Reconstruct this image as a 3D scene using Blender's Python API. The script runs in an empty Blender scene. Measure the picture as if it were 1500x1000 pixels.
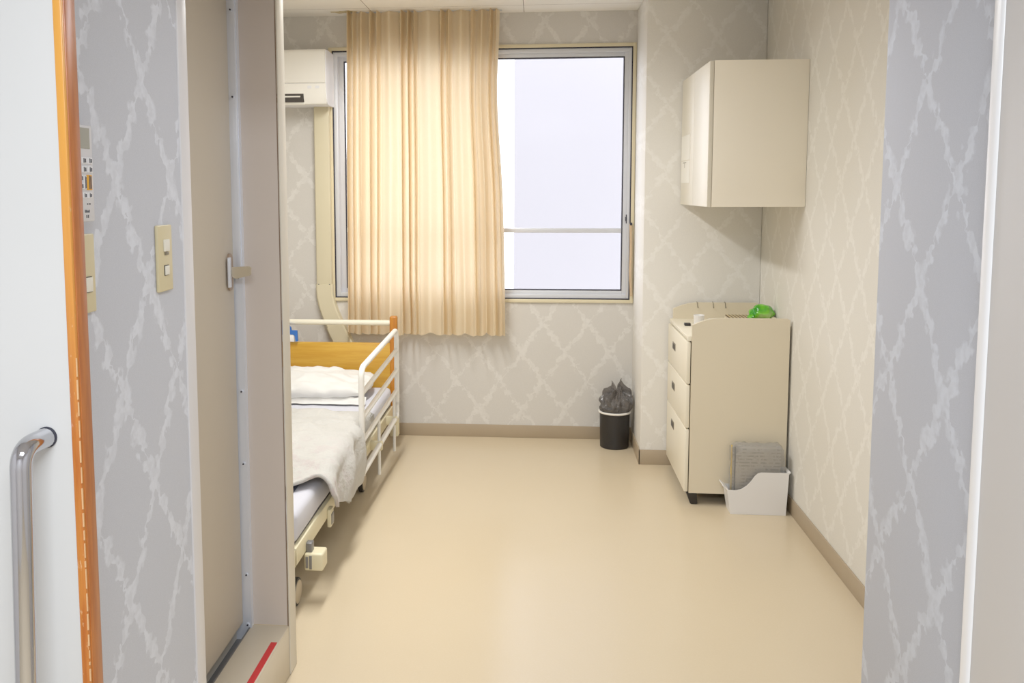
import bpy, bmesh, math, random
from mathutils import Vector, Matrix, noise
random.seed(7)
sc = bpy.context.scene
COL = sc.collection
PI = math.pi

# ------------------------------------------------------------------ materials
def srgb(r, g, b):
    f = lambda c: (c/255/12.92) if c/255 <= .04045 else ((c/255+.055)/1.055)**2.4
    return (f(r), f(g), f(b), 1)

class NT:
    def __init__(s, name):
        s.m = bpy.data.materials.new(name); s.m.use_nodes = True
        s.t = s.m.node_tree; s.n = s.t.nodes
        s.b = s.n['Principled BSDF']; s.out = s.n['Material Output']
    def new(s, typ, **kw):
        x = s.n.new(typ)
        for k, v in kw.items(): setattr(x, k, v)
        return x
    def put(s, sock, v):
        if hasattr(v, 'bl_idname') and not isinstance(v, bpy.types.NodeSocket): v = v.outputs[0]
        if isinstance(v, bpy.types.NodeSocket): s.t.links.new(v, sock)
        else: sock.default_value = v
    def math(s, op, a, b=0.0, c=0.0):
        x = s.new('ShaderNodeMath', operation=op)
        s.put(x.inputs[0], a); s.put(x.inputs[1], b); s.put(x.inputs[2], c)
        return x.outputs[0]
    def sstep(s, v, lo, hi):
        x = s.new('ShaderNodeMapRange', interpolation_type='SMOOTHSTEP')
        s.put(x.inputs[0], v); s.put(x.inputs[1], lo); s.put(x.inputs[2], hi)
        return x.outputs[0]
    def mix(s, fac, a, b):
        x = s.new('ShaderNodeMix', data_type='RGBA')
        s.put(x.inputs[0], fac); s.put(x.inputs[6], a); s.put(x.inputs[7], b)
        return x.outputs[2]
    def noise(s, scale, detail=2.0, vec=None, rough=.5):
        x = s.new('ShaderNodeTexNoise'); x.inputs['Scale'].default_value = scale
        x.inputs['Detail'].default_value = detail; x.inputs['Roughness'].default_value = rough
        if vec is not None: s.put(x.inputs['Vector'], vec)
        return x
    def pos(s):
        return s.new('ShaderNodeNewGeometry').outputs['Position']
    def objc(s):
        return s.new('ShaderNodeTexCoord').outputs['Object']
    def scaled(s, vec, x, y, z):
        m = s.new('ShaderNodeMapping'); s.put(m.inputs['Vector'], vec); m.inputs['Scale'].default_value = (x, y, z)
        return m.outputs[0]
    def bump(s, h, strength=.2, dist=.002):
        x = s.new('ShaderNodeBump'); x.inputs['Strength'].default_value = strength; x.inputs['Distance'].default_value = dist
        s.put(x.inputs['Height'], h); s.put(s.b.inputs['Normal'], x.outputs[0])
    def set(s, color=None, rough=None, metal=None, spec=None):
        if color is not None: s.put(s.b.inputs['Base Color'], color)
        if rough is not None: s.put(s.b.inputs['Roughness'], rough)
        if metal is not None: s.put(s.b.inputs['Metallic'], metal)
        if spec is not None: s.put(s.b.inputs['Specular IOR Level'], spec)
        return s.m

def plain(name, c, rough=.5, metal=0.0, spec=.5, var=.04, scale=6.0, bump=0.0, bscale=200):
    k = NT(name); p = k.objc()
    nz = k.noise(scale, 3, p)
    d = tuple(x*(1-var) for x in c[:3])+(1,); l = tuple(min(1, x*(1+var)) for x in c[:3])+(1,)
    col = k.mix(nz.outputs['Fac'], d, l)
    if bump: k.bump(k.noise(bscale, 2, p).outputs['Fac'], bump)
    return k.set(col, rough, metal, spec)

def wallpaper(name, axis, base, line, pu, pv, u0, v0, strength=.8):
    """woven wallpaper with a trellis of small leafy sprays, in wall coordinates"""
    k = NT(name); p = k.pos()
    sep = k.new('ShaderNodeSeparateXYZ'); k.put(sep.inputs[0], p)
    n1 = k.noise(14, 2, p); n2 = k.noise(55, 2, p); n3 = k.noise(32, 1.5, p)
    sc1 = k.new('ShaderNodeSeparateColor'); k.put(sc1.inputs[0], n1.outputs['Color'])
    sc2 = k.new('ShaderNodeSeparateColor'); k.put(sc2.inputs[0], n2.outputs['Color'])
    def off(c1, c2): return k.math('ADD', k.math('MULTIPLY', k.math('SUBTRACT', c1, .5), .050), k.math('MULTIPLY', k.math('SUBTRACT', c2, .5), .036))
    u = k.math('ADD', k.math('SUBTRACT', sep.outputs[axis], u0), off(sc1.outputs[0], sc2.outputs[0]))
    v = k.math('ADD', k.math('SUBTRACT', sep.outputs[2], v0), off(sc1.outputs[1], sc2.outputs[1]))
    ua = k.math('DIVIDE', u, pu); va = k.math('DIVIDE', v, pv)
    kk = 1/math.sqrt(1/pu**2+1/pv**2)
    def dist(op):
        a = k.math(op, ua, va)
        # ogee: pull the two strands together near the crossings
        a2 = k.math('ADD', a, k.math('MULTIPLY', k.math('SINE', k.math('MULTIPLY', a, 2*PI)), .05))
        f = k.math('ABSOLUTE', k.math('SUBTRACT', a2, k.math('ROUND', a2)))
        return k.math('MULTIPLY', f, kk)
    d = k.math('MINIMUM', dist('ADD'), dist('SUBTRACT'))
    w = k.math('ADD', .003, k.math('MULTIPLY', k.sstep(n3.outputs['Fac'], .34, .62), .027))
    m = k.math('SUBTRACT', 1.0, k.sstep(k.math('DIVIDE', d, w), .55, 1.15))
    m = k.math('MULTIPLY', m, k.math('ADD', .55, k.math('MULTIPLY', k.sstep(n2.outputs['Fac'], .35, .65), .45)))
    m = k.math('MULTIPLY', m, strength)
    weave = k.noise(420, 1, k.scaled(p, 1, 1, 2.5))
    base2 = k.mix(k.sstep(weave.outputs['Fac'], .3, .7), tuple(c*.95 for c in base[:3])+(1,), tuple(min(1, c*1.04) for c in base[:3])+(1,))
    k.bump(k.math('ADD', weave.outputs['Fac'], k.math('MULTIPLY', m, .8)), .12, .001)
    return k.set(k.mix(m, base2, line), .75, 0, .3)

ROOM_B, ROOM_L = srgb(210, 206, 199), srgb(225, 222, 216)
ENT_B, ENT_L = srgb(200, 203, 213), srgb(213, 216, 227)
M = {}
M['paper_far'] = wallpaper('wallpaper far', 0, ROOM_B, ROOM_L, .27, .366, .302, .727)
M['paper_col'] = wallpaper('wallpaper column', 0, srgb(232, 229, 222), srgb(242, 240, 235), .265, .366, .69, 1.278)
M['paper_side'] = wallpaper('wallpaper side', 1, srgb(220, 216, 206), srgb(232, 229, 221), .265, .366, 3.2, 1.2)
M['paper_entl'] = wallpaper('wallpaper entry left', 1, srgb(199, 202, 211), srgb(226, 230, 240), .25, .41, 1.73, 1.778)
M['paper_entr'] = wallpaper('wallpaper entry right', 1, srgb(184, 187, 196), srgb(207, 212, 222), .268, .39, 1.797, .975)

def floor_mat():
    k = NT('vinyl floor'); p = k.pos()
    n1 = k.noise(2.2, 3, p, .5); n2 = k.noise(160, 2, p)
    c = k.mix(n1.outputs['Fac'], srgb(205, 187, 156), srgb(209, 192, 162))
    c = k.mix(k.math('MULTIPLY', k.sstep(n2.outputs['Fac'], .45, .75), .06), c, srgb(236, 222, 196))
    k.bump(k.noise(60, 2, p).outputs['Fac'], .02, .002)
    r = k.math('ADD', .20, k.math('MULTIPLY', n1.outputs['Fac'], .10))
    return k.set(c, r, 0, .5)
M['floor'] = floor_mat()

def ceil_mat():
    k = NT('ceiling board'); p = k.pos()
    sep = k.new('ShaderNodeSeparateXYZ'); k.put(sep.inputs[0], p)
    n1 = k.noise(7, 3, p)
    c = k.mix(n1.outputs['Fac'], srgb(250, 246, 238), srgb(253, 250, 244))
    fx = k.math('ABSOLUTE', k.math('SUBTRACT', k.math('MODULO', k.math('ADD', sep.outputs[0], 10.107+.455), .91), .455))
    fy = k.math('ABSOLUTE', k.math('SUBTRACT', k.math('MODULO', k.math('ADD', sep.outputs[1], 10.0+.2), 1.82), .91))
    ln = k.math('LESS_THAN', k.math('MINIMUM', fx, fy), .0016)
    return k.set(k.mix(ln, c, srgb(120, 105, 85)), .8, 0, .2)
M['ceiling'] = ceil_mat()

def wood(name, dark, light, axis='x', rough=.35, scale=1.0):
    k = NT(name); p = k.objc()
    s = {'x': (1.2, 14, 14), 'z': (14, 14, 1.2)}[axis]
    n = k.noise(3.0*scale, 6, k.scaled(p, *s), .6)
    n2 = k.noise(40*scale, 2, k.scaled(p, *[v*.5 for v in s]))
    c = k.mix(k.sstep(n.outputs['Fac'], .3, .7), dark, light)
    c = k.mix(k.math('MULTIPLY', k.sstep(n2.outputs['Fac'], .5, .7), .25), c, dark)
    k.bump(n2.outputs['Fac'], .08, .001)
    return k.set(c, rough, 0, .5)
M['oak'] = wood('golden wood', srgb(196, 142, 38), srgb(212, 164, 58), 'x')
M['oak_post'] = wood('orange wood', srgb(176, 104, 22), srgb(204, 132, 42), 'z')
M['edge'] = wood('door edge wood', srgb(160, 84, 34), srgb(182, 104, 44), 'z', .3, 3)

def edge_front():
    # orange edging; older scuffs show pale chips
    k = NT('door edge front'); p = k.objc()
    n = k.noise(3, 6, k.scaled(p, 30, 30, 1.5), .6); n2 = k.noise(26, 4, k.scaled(p, 4, 4, 1), .7)
    c = k.mix(k.sstep(n.outputs['Fac'], .3, .7), srgb(176, 88, 28), srgb(204, 124, 48))
    sep = k.new('ShaderNodeSeparateXYZ'); k.put(sep.inputs[0], p)
    up = k.sstep(sep.outputs[2], 1.1, 1.75)
    c = k.mix(up, c, srgb(226, 156, 62))
    c = k.mix(k.math('MULTIPLY', k.sstep(n2.outputs['Fac'], .63, .68), .7), c, srgb(226, 180, 130))
    return k.set(c, .3, 0, .5)
M['edge_front'] = edge_front()
M['chip'] = plain('chipped bare wood', srgb(224, 176, 124), .7)

M['white_door'] = plain('white laminate', srgb(206, 206, 205), .35, var=.02)
M['white_paint'] = plain('white painted trim', srgb(222, 220, 222), .4, var=.02)
M['bead'] = plain('white lit edge bead', srgb(246, 247, 250), .3, var=.01)  # light caught on the frame's bevelled edge, put into the colour
M['frame_grey'] = plain('pale grey door frame', srgb(206, 204, 203), .5, var=.03)
M['beige_door'] = plain('beige steel door', srgb(194, 183, 166), .45, var=.03, scale=3)
M['beige_jamb'] = plain('beige jamb panel', srgb(204, 192, 182), .5, var=.02, scale=3)
M['cream_post'] = plain('cream painted post', srgb(216, 209, 194), .45, var=.04, scale=12)
M['sill'] = plain('beige sill', srgb(206, 194, 172), .4, var=.05, scale=10)
M['alu'] = plain('brushed aluminium', srgb(224, 229, 240), .32, .35, var=.05)
M['alu_win'] = plain('window aluminium', srgb(214, 217, 224), .4, .25, var=.03)
M['alu_dark'] = plain('dark aluminium', srgb(120, 120, 122), .4, .6)
M['gasket'] = plain('dark gasket', srgb(36, 36, 52), .6)
M['joint'] = plain('brown joint', srgb(120, 98, 80), .7)
M['dark_gap'] = plain('dark gap', srgb(60, 54, 50), .7)
M['chrome'] = plain('polished steel', srgb(190, 190, 194), .08, 1.0, var=.02)
M['lever'] = plain('tan satin metal', srgb(196, 184, 160), .35, .5)
M['rose'] = plain('bronze satin metal', srgb(170, 148, 128), .35, .5)
M['red'] = plain('red tape', srgb(206, 30, 34), .45, var=.08, scale=30)
M['tape_pale'] = plain('yellowed tape', srgb(208, 190, 138), .4)
M['base'] = plain('brown vinyl baseboard', srgb(168, 150, 124), .45, var=.06)
M['plate'] = plain('ivory switch plate', srgb(214, 200, 158), .4, var=.02)
M['plate_w'] = plain('white switch', srgb(236, 232, 218), .35, var=.01)
M['remote'] = plain('white remote plastic', srgb(214, 214, 218), .4, var=.01)
M['lcd'] = plain('grey screen', srgb(158, 158, 148), .25)
M['key'] = plain('pale key', srgb(240, 240, 244), .4, var=.01)
M['key_o'] = plain('orange key', srgb(236, 168, 40), .4, var=.02)
M['ink'] = plain('dark print', srgb(70, 74, 84), .6)
M['wtrim'] = plain('cream window trim', srgb(222, 210, 176), .45, var=.05, scale=14)
M['ac'] = plain('cream ac plastic', srgb(250, 247, 238), .4, var=.015)
M['ac_side'] = plain('pale ac side', srgb(240, 240, 242), .4, var=.015)
M['duct'] = plain('beige duct plastic', srgb(216, 206, 174), .45, var=.02)
M['steel_cream'] = plain('cream painted steel', srgb(218, 206, 176), .4, var=.02, scale=4)
M['cab_side'] = plain('cream cabinet side', srgb(222, 210, 184), .42, var=.02, scale=3)
M['wcab_door'] = plain('pale wall cabinet door', srgb(226, 220, 203), .45, var=.015, scale=3)
M['wcab_side'] = plain('cream wall cabinet side', srgb(250, 242, 224), .42, var=.02, scale=3)
M['cab_door'] = plain('pale cabinet door', srgb(236, 228, 206), .4, var=.015, scale=3)
M['pull'] = plain('dull metal pull', srgb(132, 124, 108), .4, .5)
M['black_pl'] = plain('black plastic', srgb(30, 27, 28), .4)
M['white_pl'] = plain('white plastic', srgb(236, 234, 232), .35, var=.02)
M['bin'] = plain('black bin plastic', srgb(26, 24, 25), .45)
M['rim'] = plain('white bin rim', srgb(240, 236, 226), .4)
M['rail'] = plain('white enamelled tube', srgb(242, 240, 234), .3, var=.015)
M['rail_cream'] = plain('cream enamelled tube', srgb(238, 232, 210), .35, var=.015)
M['bedframe'] = plain('cream bed frame', srgb(226, 216, 180), .4, var=.05, scale=10)
M['tan'] = plain('tan caster hub', srgb(190, 174, 146), .45)
M['rubber'] = plain('dark rubber', srgb(38, 36, 34), .6)
M['grey_metal'] = plain('grey metal', srgb(130, 130, 132), .4, .6)
M['navy'] = plain('dark blue cloth', srgb(52, 56, 74), .9, var=.3, scale=30)
M['orange'] = plain('orange cloth', srgb(206, 112, 60), .8)
M['blue'] = plain('blue plastic', srgb(44, 104, 188), .4)
M['tan_cloth'] = plain('tan cloth', srgb(206, 176, 140), .85, var=.12, scale=60)
M['paper'] = plain('white paper', srgb(240, 238, 228), .7, var=.015)
M['tissue'] = plain('thin white tissue', srgb(236, 230, 216), .8, var=.03)

def fabric(name, c, var=.05, bscale=500):
    k = NT(name); p = k.objc()
    n = k.noise(5, 4, p); n2 = k.noise(bscale, 2, p)
    c1 = tuple(x*(1-var) for x in c[:3])+(1,)
    k.bump(n2.outputs['Fac'], .15, .001)
    k.put(k.b.inputs['Sheen Weight'], .15)
    return k.set(k.mix(n.outputs['Fac'], c1, c), .9, 0, .15)
M['sheet'] = fabric('pale sheet', srgb(210, 211, 222))
M['pillow'] = fabric('white pillowcase', srgb(232, 231, 227))
def duvet_mat():
    k = NT('white quilt'); p = k.objc()
    n = k.noise(5, 4, p); n2 = k.noise(90, 2, p)
    sep = k.new('ShaderNodeSeparateXYZ'); k.put(sep.inputs[0], p)
    c = k.mix(n.outputs['Fac'], srgb(184, 182, 175), srgb(200, 198, 193))
    # faint grey-lilac floral print towards the foot
    foot = k.math('SUBTRACT', 1.0, k.sstep(sep.outputs[1], -.45, .05))
    pr = k.math('MULTIPLY', k.sstep(k.noise(13, 5, p, .65).outputs['Fac'], .48, .60), .55)
    c = k.mix(k.math('MULTIPLY', pr, k.math('ADD', .06, k.math('MULTIPLY', foot, 1.0))), c, srgb(188, 172, 172))
    n3 = k.noise(24, 5, p, .65)
    k.bump(k.math('ADD', k.math('MULTIPLY', n2.outputs['Fac'], .3), n3.outputs['Fac']), .55, .012)
    k.put(k.b.inputs['Sheen Weight'], .15)
    return k.set(c, .9, 0, .15)
M['duvet'] = duvet_mat()

def curtain_mat():
    k = NT('cream curtain cloth'); p = k.objc()
    n = k.noise(260, 2, k.scaled(p, 1, 1, .4)); n2 = k.noise(3, 3, k.scaled(p, 6, 1, .2))
    c = k.mix(n.outputs['Fac'], srgb(238, 218, 182), srgb(248, 234, 204))
    t = k.mix(n2.outputs['Fac'], srgb(248, 222, 178), srgb(253, 240, 214))
    d = k.new('ShaderNodeBsdfDiffuse'); k.put(d.inputs[0], c)
    tr = k.new('ShaderNodeBsdfTranslucent'); k.put(tr.inputs[0], t)
    mx = k.new('ShaderNodeMixShader'); mx.inputs[0].default_value = .40
    k.t.links.new(d.outputs[0], mx.inputs[1]); k.t.links.new(tr.outputs[0], mx.inputs[2])
    k.t.links.new(mx.outputs[0], k.out.inputs[0])
    return k.m
M['curtain'] = curtain_mat()

def glass_mat():
    k = NT('window glass')
    tr = k.new('ShaderNodeBsdfTransparent'); tr.inputs[0].default_value = (.94, .94, .97, 1)
    g = k.new('ShaderNodeBsdfGlossy'); g.inputs['Roughness'].default_value = .16
    fr = k.new('ShaderNodeFresnel'); fr.inputs[0].default_value = 1.45
    nz = k.noise(2, 1, k.objc()); k.bump_ = None
    mx = k.new('ShaderNodeMixShader')
    k.put(mx.inputs[0], k.math('MULTIPLY', fr.outputs[0], k.math('ADD', .55, k.math('MULTIPLY', nz.outputs['Fac'], .1))))
    k.t.links.new(tr.outputs[0], mx.inputs[1]); k.t.links.new(g.outputs[0], mx.inputs[2])
    k.t.links.new(mx.outputs[0], k.out.inputs[0])
    return k.m
M['glass'] = glass_mat()

def film_mat(name, tint, alpha, rough=.25):
    """thin crinkled plastic film"""
    k = NT(name)
    tr = k.new('ShaderNodeBsdfTransparent'); tr.inputs[0].default_value = tint
    nz = k.noise(35, 3, k.objc())
    k.bump(nz.outputs['Fac'], .5, .01)
    k.set(tuple(c*.6 for c in tint[:3])+(1,), rough, 0, .8)
    mx = k.new('ShaderNodeMixShader')
    k.put(mx.inputs[0], k.math('ADD', alpha-.12, k.math('MULTIPLY', nz.outputs['Fac'], .24)))
    k.t.links.new(tr.outputs[0], mx.inputs[1]); k.t.links.new(k.b.outputs[0], mx.inputs[2])
    k.t.links.new(mx.outputs[0], k.out.inputs[0])
    return k.m
M['liner'] = film_mat('grey plastic film', (.46, .43, .41, 1), .32, .12)
M['wrap'] = film_mat('clear plastic film', (.93, .92, .90, 1), .32, .2)

def green_mat():
    k = NT('green plastic bag'); p = k.objc()
    n = k.noise(15, 2, p); n2 = k.noise(11, 1, p)
    c = k.mix(k.sstep(n.outputs['Fac'], .35, .65), srgb(40, 150, 24), srgb(120, 206, 40))
    c = k.mix(k.math('MULTIPLY', k.sstep(n2.outputs['Fac'], .60, .70), .8), c, srgb(186, 208, 140))
    return k.set(c, .25, 0, .6)
M['green'] = green_mat()

def mat_stripes():
    k = NT('brown slatted mat'); p = k.objc()
    sep = k.new('ShaderNodeSeparateXYZ'); k.put(sep.inputs[0], p)
    s = k.math('FRACT', k.math('MULTIPLY', sep.outputs[0], 55))
    nz = k.noise(30, 2, p)
    c = k.mix(k.math('GREATER_THAN', s, .5), srgb(92, 74, 48), k.mix(nz.outputs['Fac'], srgb(196, 176, 130), srgb(220, 204, 160)))
    return k.set(c, .6)
M['mat'] = mat_stripes()

def news_mat():
    k = NT('printed grey newsprint'); p = k.objc()
    sep = k.new('ShaderNodeSeparateXYZ'); k.put(sep.inputs[0], p)
    rows = k.math('GREATER_THAN', k.math('FRACT', k.math('MULTIPLY', sep.outputs[2], 62)), .55)
    wds = k.sstep(k.noise(90, 1, k.scaled(p, 1, 1, .45)).outputs['Fac'], .42, .5)
    n2 = k.noise(14, 3, p)
    ink = k.math('MULTIPLY', k.math('MULTIPLY', rows, wds), k.sstep(n2.outputs['Fac'], .38, .55))
    pic = k.math('MULTIPLY', k.sstep(n2.outputs['Fac'], .60, .66), .6)
    base = k.mix(n2.outputs['Fac'], srgb(168, 160, 146), srgb(186, 178, 164))
    return k.set(k.mix(k.math('MAXIMUM', k.math('MULTIPLY', ink, .6), pic), base, srgb(104, 98, 88)), .6)
M['news'] = news_mat()
M['spine_y'] = plain('yellow spine', srgb(214, 178, 60), .5)
M['spine_k'] = plain('dark spine', srgb(60, 54, 46), .5)
M['outside_wall'] = plain('pale outside render', srgb(142, 140, 141), .8, var=.015, scale=1)
M['ground'] = plain('outside concrete', srgb(170, 170, 168), .9)

# ------------------------------------------------------------------ geometry helpers
def box(bm, x0, x1, y0, y1, z0, z1, bev=0.0, seg=2):
    t = bmesh.new()
    bmesh.ops.create_cube(t, size=1)
    for v in t.verts:
        v.co = Vector(((x0+x1)/2+v.co.x*(x1-x0), (y0+y1)/2+v.co.y*(y1-y0), (z0+z1)/2+v.co.z*(z1-z0)))
    if bev: bmesh.ops.bevel(t, geom=t.edges[:], offset=bev, segments=seg, affect='EDGES', profile=.5)
    join(bm, t)
def join(bm, t, mtx=None):
    me = bpy.data.meshes.new('tmp'); t.to_mesh(me); t.free()
    if mtx is not None: me.transform(mtx)
    bm.from_mesh(me); bpy.data.meshes.remove(me)
def fillet(pts, r, n=6):
    pts = [Vector(p) for p in pts]; out = [pts[0]]
    for a, b, c in zip(pts, pts[1:], pts[2:]):
        d1 = (a-b); d2 = (c-b); rr = min(r, d1.length*.49, d2.length*.49)
        p, q = b+d1.normalized()*rr, b+d2.normalized()*rr
        for i in range(n+1):
            t = i/n; out.append(p*(1-t)**2+b*2*t*(1-t)+q*t*t)
    out.append(pts[-1]); return out
def sweep(bm, pts, prof, closed_path=False, caps=True, up=Vector((0, 0, 1))):
    """prof: list of (a,b) or function i->list; frames by parallel transport"""
    pts = [Vector(p) for p in pts]; n = len(pts); rings = []
    prev = None
    for i, p in enumerate(pts):
        if closed_path: t = (pts[(i+1) % n]-pts[i-1]).normalized()
        else: t = (pts[min(i+1, n-1)]-pts[max(i-1, 0)]).normalized()
        if prev is None:
            u = up if abs(t.dot(up)) < .95 else Vector((1, 0, 0))
            a = (u-t*u.dot(t)).normalized()
        else:
            a = (prev-t*prev.dot(t)).normalized()
        prev = a; b = t.cross(a)
        pf = prof(i) if callable(prof) else prof
        rings.append([bm.verts.new(p+a*x+b*y) for x, y in pf])
    m = len(rings[0])
    for i in range(n if closed_path else n-1):
        r0, r1 = rings[i], rings[(i+1) % n]
        for j in range(m): bm.faces.new((r0[j], r0[(j+1) % m], r1[(j+1) % m], r1[j]))
    if caps and not closed_path:
        bm.faces.new(rings[0][::-1]); bm.faces.new(rings[-1])
def circ(r, n=12): return [(r*math.cos(2*PI*i/n), r*math.sin(2*PI*i/n)) for i in range(n)]
def tube(bm, pts, r, n=12, closed=False): sweep(bm, pts, circ(r, n), closed)
def lathe(bm, prof, cx, cy, n=32, z0=0.0):
    """prof: (r,z) list, revolve about z"""
    rings = []
    for r, z in prof:
        if r < 1e-6: rings.append([bm.verts.new((cx, cy, z0+z))])
        else: rings.append([bm.verts.new((cx+r*math.cos(2*PI*i/n), cy+r*math.sin(2*PI*i/n), z0+z)) for i in range(n)])
    for a, b in zip(rings, rings[1:]):
        for i in range(n):
            q = [a[i % len(a)], a[(i+1) % n % len(a)], b[(i+1) % n % len(b)], b[i % len(b)]]
            q = list(dict.fromkeys(q))
            if len(q) > 2: bm.faces.new(q)
def disc_x(bm, x, y, z, r, dx, n=24, bev=0.0):
    """cylinder along X"""
    t = bmesh.new()
    bmesh.ops.create_cone(t, cap_ends=True, segments=n, radius1=r, radius2=r, depth=dx)
    if bev: bmesh.ops.bevel(t, geom=[e for e in t.edges if abs(e.verts[0].co.z-e.verts[1].co.z) < 1e-6], offset=bev, segments=2, affect='EDGES', profile=.5)
    join(bm, t, Matrix.Translation((x, y, z)) @ Matrix.Rotation(PI/2, 4, 'Y'))
def disc_y(bm, x, y, z, r, dy, n=16):
    t = bmesh.new()
    bmesh.ops.create_cone(t, cap_ends=True, segments=n, radius1=r, radius2=r, depth=dy)
    join(bm, t, Matrix.Translation((x, y, z)) @ Matrix.Rotation(PI/2, 4, 'X'))
def prism(bm, poly, axis, a0, a1):
    """extrude polygon (2D) along axis ('x': poly=(y,z); 'y': poly=(x,z); 'z': (x,y))"""
    f = {'x': lambda p, a: (a, p[0], p[1]), 'y': lambda p, a: (p[0], a, p[1]), 'z': lambda p, a: (p[0], p[1], a)}[axis]
    A = [bm.verts.new(f(p, a0)) for p in poly]; B = [bm.verts.new(f(p, a1)) for p in poly]
    n = len(poly)
    for i in range(n): bm.faces.new((A[i], A[(i+1) % n], B[(i+1) % n], B[i]))
    bm.faces.new(A[::-1]); bm.faces.new(B)
def arc(cx, cy, r, a0, a1, n=8): return [(cx+r*math.cos(math.radians(a0+(a1-a0)*i/n)), cy+r*math.sin(math.radians(a0+(a1-a0)*i/n))) for i in range(n+1)]

def obj(name, bm, mat, parent=None, smooth=40, loc=None):
    if isinstance(mat, str): mat = M[mat]
    bmesh.ops.recalc_face_normals(bm, faces=bm.faces[:])
    me = bpy.data.meshes.new(name); bm.to_mesh(me); bm.free()
    org = Vector((0, 0, 0))
    if parent is not None:
        q = parent
        while q is not None: org += q.location; q = q.parent
    elif loc is not None: org = Vector(loc)
    me.transform(Matrix.Translation(-org))
    if smooth:
        for p in me.polygons: p.use_smooth = True
        me.set_sharp_from_angle(angle=math.radians(smooth))
    me.materials.append(mat)
    o = bpy.data.objects.new(name, me); COL.objects.link(o)
    if parent is not None: o.parent = parent
    elif loc is not None: o.location = org
    return o
def tag(o, label=None, cat=None, group=None, kind=None):
    if label: o['label'] = label
    if cat: o['category'] = cat
    if group: o['group'] = group
    if kind: o['kind'] = kind
    return o
def thing(name, loc, label, cat, group=None):
    o = bpy.data.objects.new(name, None); COL.objects.link(o); o.location = loc
    o.empty_display_size = .1
    return tag(o, label, cat, group)
def struct(name, bm, mat, label, cat, parent=None, smooth=40):
    o = obj(name, bm, mat, parent, smooth)
    return tag(o, label, cat, kind='structure') if parent is None else o
def B(*a, **k):
    bm = bmesh.new(); box(bm, *a, **k); return bm
def boxes(*bs):
    bm = bmesh.new()
    for b in bs: box(bm, *b)
    return bm

# ------------------------------------------------------------------ key planes (metres)
YF, YP, XR, XP = 5.48, 4.985, 1.215, .577      # far wall, column front, right wall, column side
XL, XE = -.79, .74                              # entry passage walls
ZC = 2.615
XW = -2.75                                      # hidden wall beyond the bed
WX0, WX1, WZ0, WZ1 = -1.292, .572, .872, 2.408  # window opening

# ------------------------------------------------------------------ setting
struct('floor', B(-2.9, 1.9, -1.7, 5.7, -.08, 0), 'floor', 'beige vinyl floor of the room', 'floor')
struct('ceiling', boxes((-2.9, 1.4, 2.0, 5.7, ZC, ZC+.1)), 'ceiling', 'cream boarded ceiling with thin seams', 'ceiling')
bm = boxes((-2.9, WX0, YF, YF+.14, 0, ZC), (WX1, 1.4, YF, YF+.14, 0, ZC), (WX0, WX1, YF, YF+.14, 0, WZ0), (WX0, WX1, YF, YF+.14, WZ1, ZC))
struct('wall_far', bm, 'paper_far', 'far wall in beige trellis wallpaper around the window', 'wall')
struct('wall_column', B(XP, XR, YP, YF, 0, ZC, bev=.006), 'paper_col', 'projecting wall column in trellis wallpaper right of the window', 'wall')
struct('wall_right', B(XR, XR+.12, 2.01, YF+.1, 0, ZC), 'paper_side', 'right side wall in beige trellis wallpaper', 'wall')
struct('wall_bedside', B(XW-.1, XW, 2.0, YF+.1, 0, ZC), 'paper_side', 'wall on the far side of the bed', 'wall')
bm = boxes((XW, -.99, 2.67, 2.73, 0, ZC), (-.99, XL, 1.96, 2.73, 2.22, ZC), (-.99, -.955, 1.3, 2.73, 0, ZC))
struct('wall_washroom', bm, 'cream_post', 'washroom partition wall beside the entry', 'wall')
struct('wall_entry_left', B(-.99, XL, 1.30, 1.91, 0, 2.5), 'paper_entl', 'grey trellis wallpapered wall between sliding door and washroom door', 'wall')
struct('wall_entry_right', B(XE, 1.35, 1.51, 2.01, 0, 2.5, bev=.004), 'paper_entr', 'grey trellis wallpapered wall at the right of the entry', 'wall')
struct('wall_front_left', B(-1.8, XL-.0, 1.25, 1.30, 0, 2.5), 'white_paint', 'corridor side wall behind the sliding door', 'wall')
struct('wall_front_right', B(.80, 1.9, 1.10, 1.50, 0, 2.5), 'frame_grey', 'corridor side wall right of the entry', 'wall')
bm = boxes((-.99, 1.35, 1.25, 2.73, 2.2, 2.26), (-.96, 1.35, 2.67, 2.73, 2.26, ZC), (XL, XE, 1.10, 1.25, 2.14, 2.5))
struct('ceiling_entry', bm, 'white_paint', 'low ceiling of the entry passage', 'ceiling')
bm = boxes((-1.8, 1.9, -1.75, -1.7, 0, 2.5), (-1.85, -1.8, -1.7, 1.3, 0, 2.5), (1.85, 1.9, -1.7, 1.2, 0, 2.5))
struct('wall_corridor', bm, 'white_paint', 'corridor walls behind the viewer', 'wall')
struct('ceiling_corridor', B(-1.8, 1.9, -1.7, 1.25, 2.5, 2.56), 'white_paint', 'corridor ceiling', 'ceiling')

bm = bmesh.new(); box(bm, XW, XP-.008, YF-.008, YF, 0, .08, .002)
struct('baseboard_far', bm, 'base', 'brown vinyl baseboard along the far wall', 'baseboard')
bm = bmesh.new(); box(bm, XP-.008, XR, YP-.008, YP, 0, .085, .002); box(bm, XP-.008, XP, YP-.008, YF-.008, 0, .085, .002)
struct('baseboard_column', bm, 'base', 'brown vinyl baseboard around the wall column', 'baseboard')
struct('baseboard_right', B(XR-.008, XR, 2.01, YP-.008, 0, .08, bev=.002), 'base', 'brown vinyl baseboard along the right wall', 'baseboard')

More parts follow.
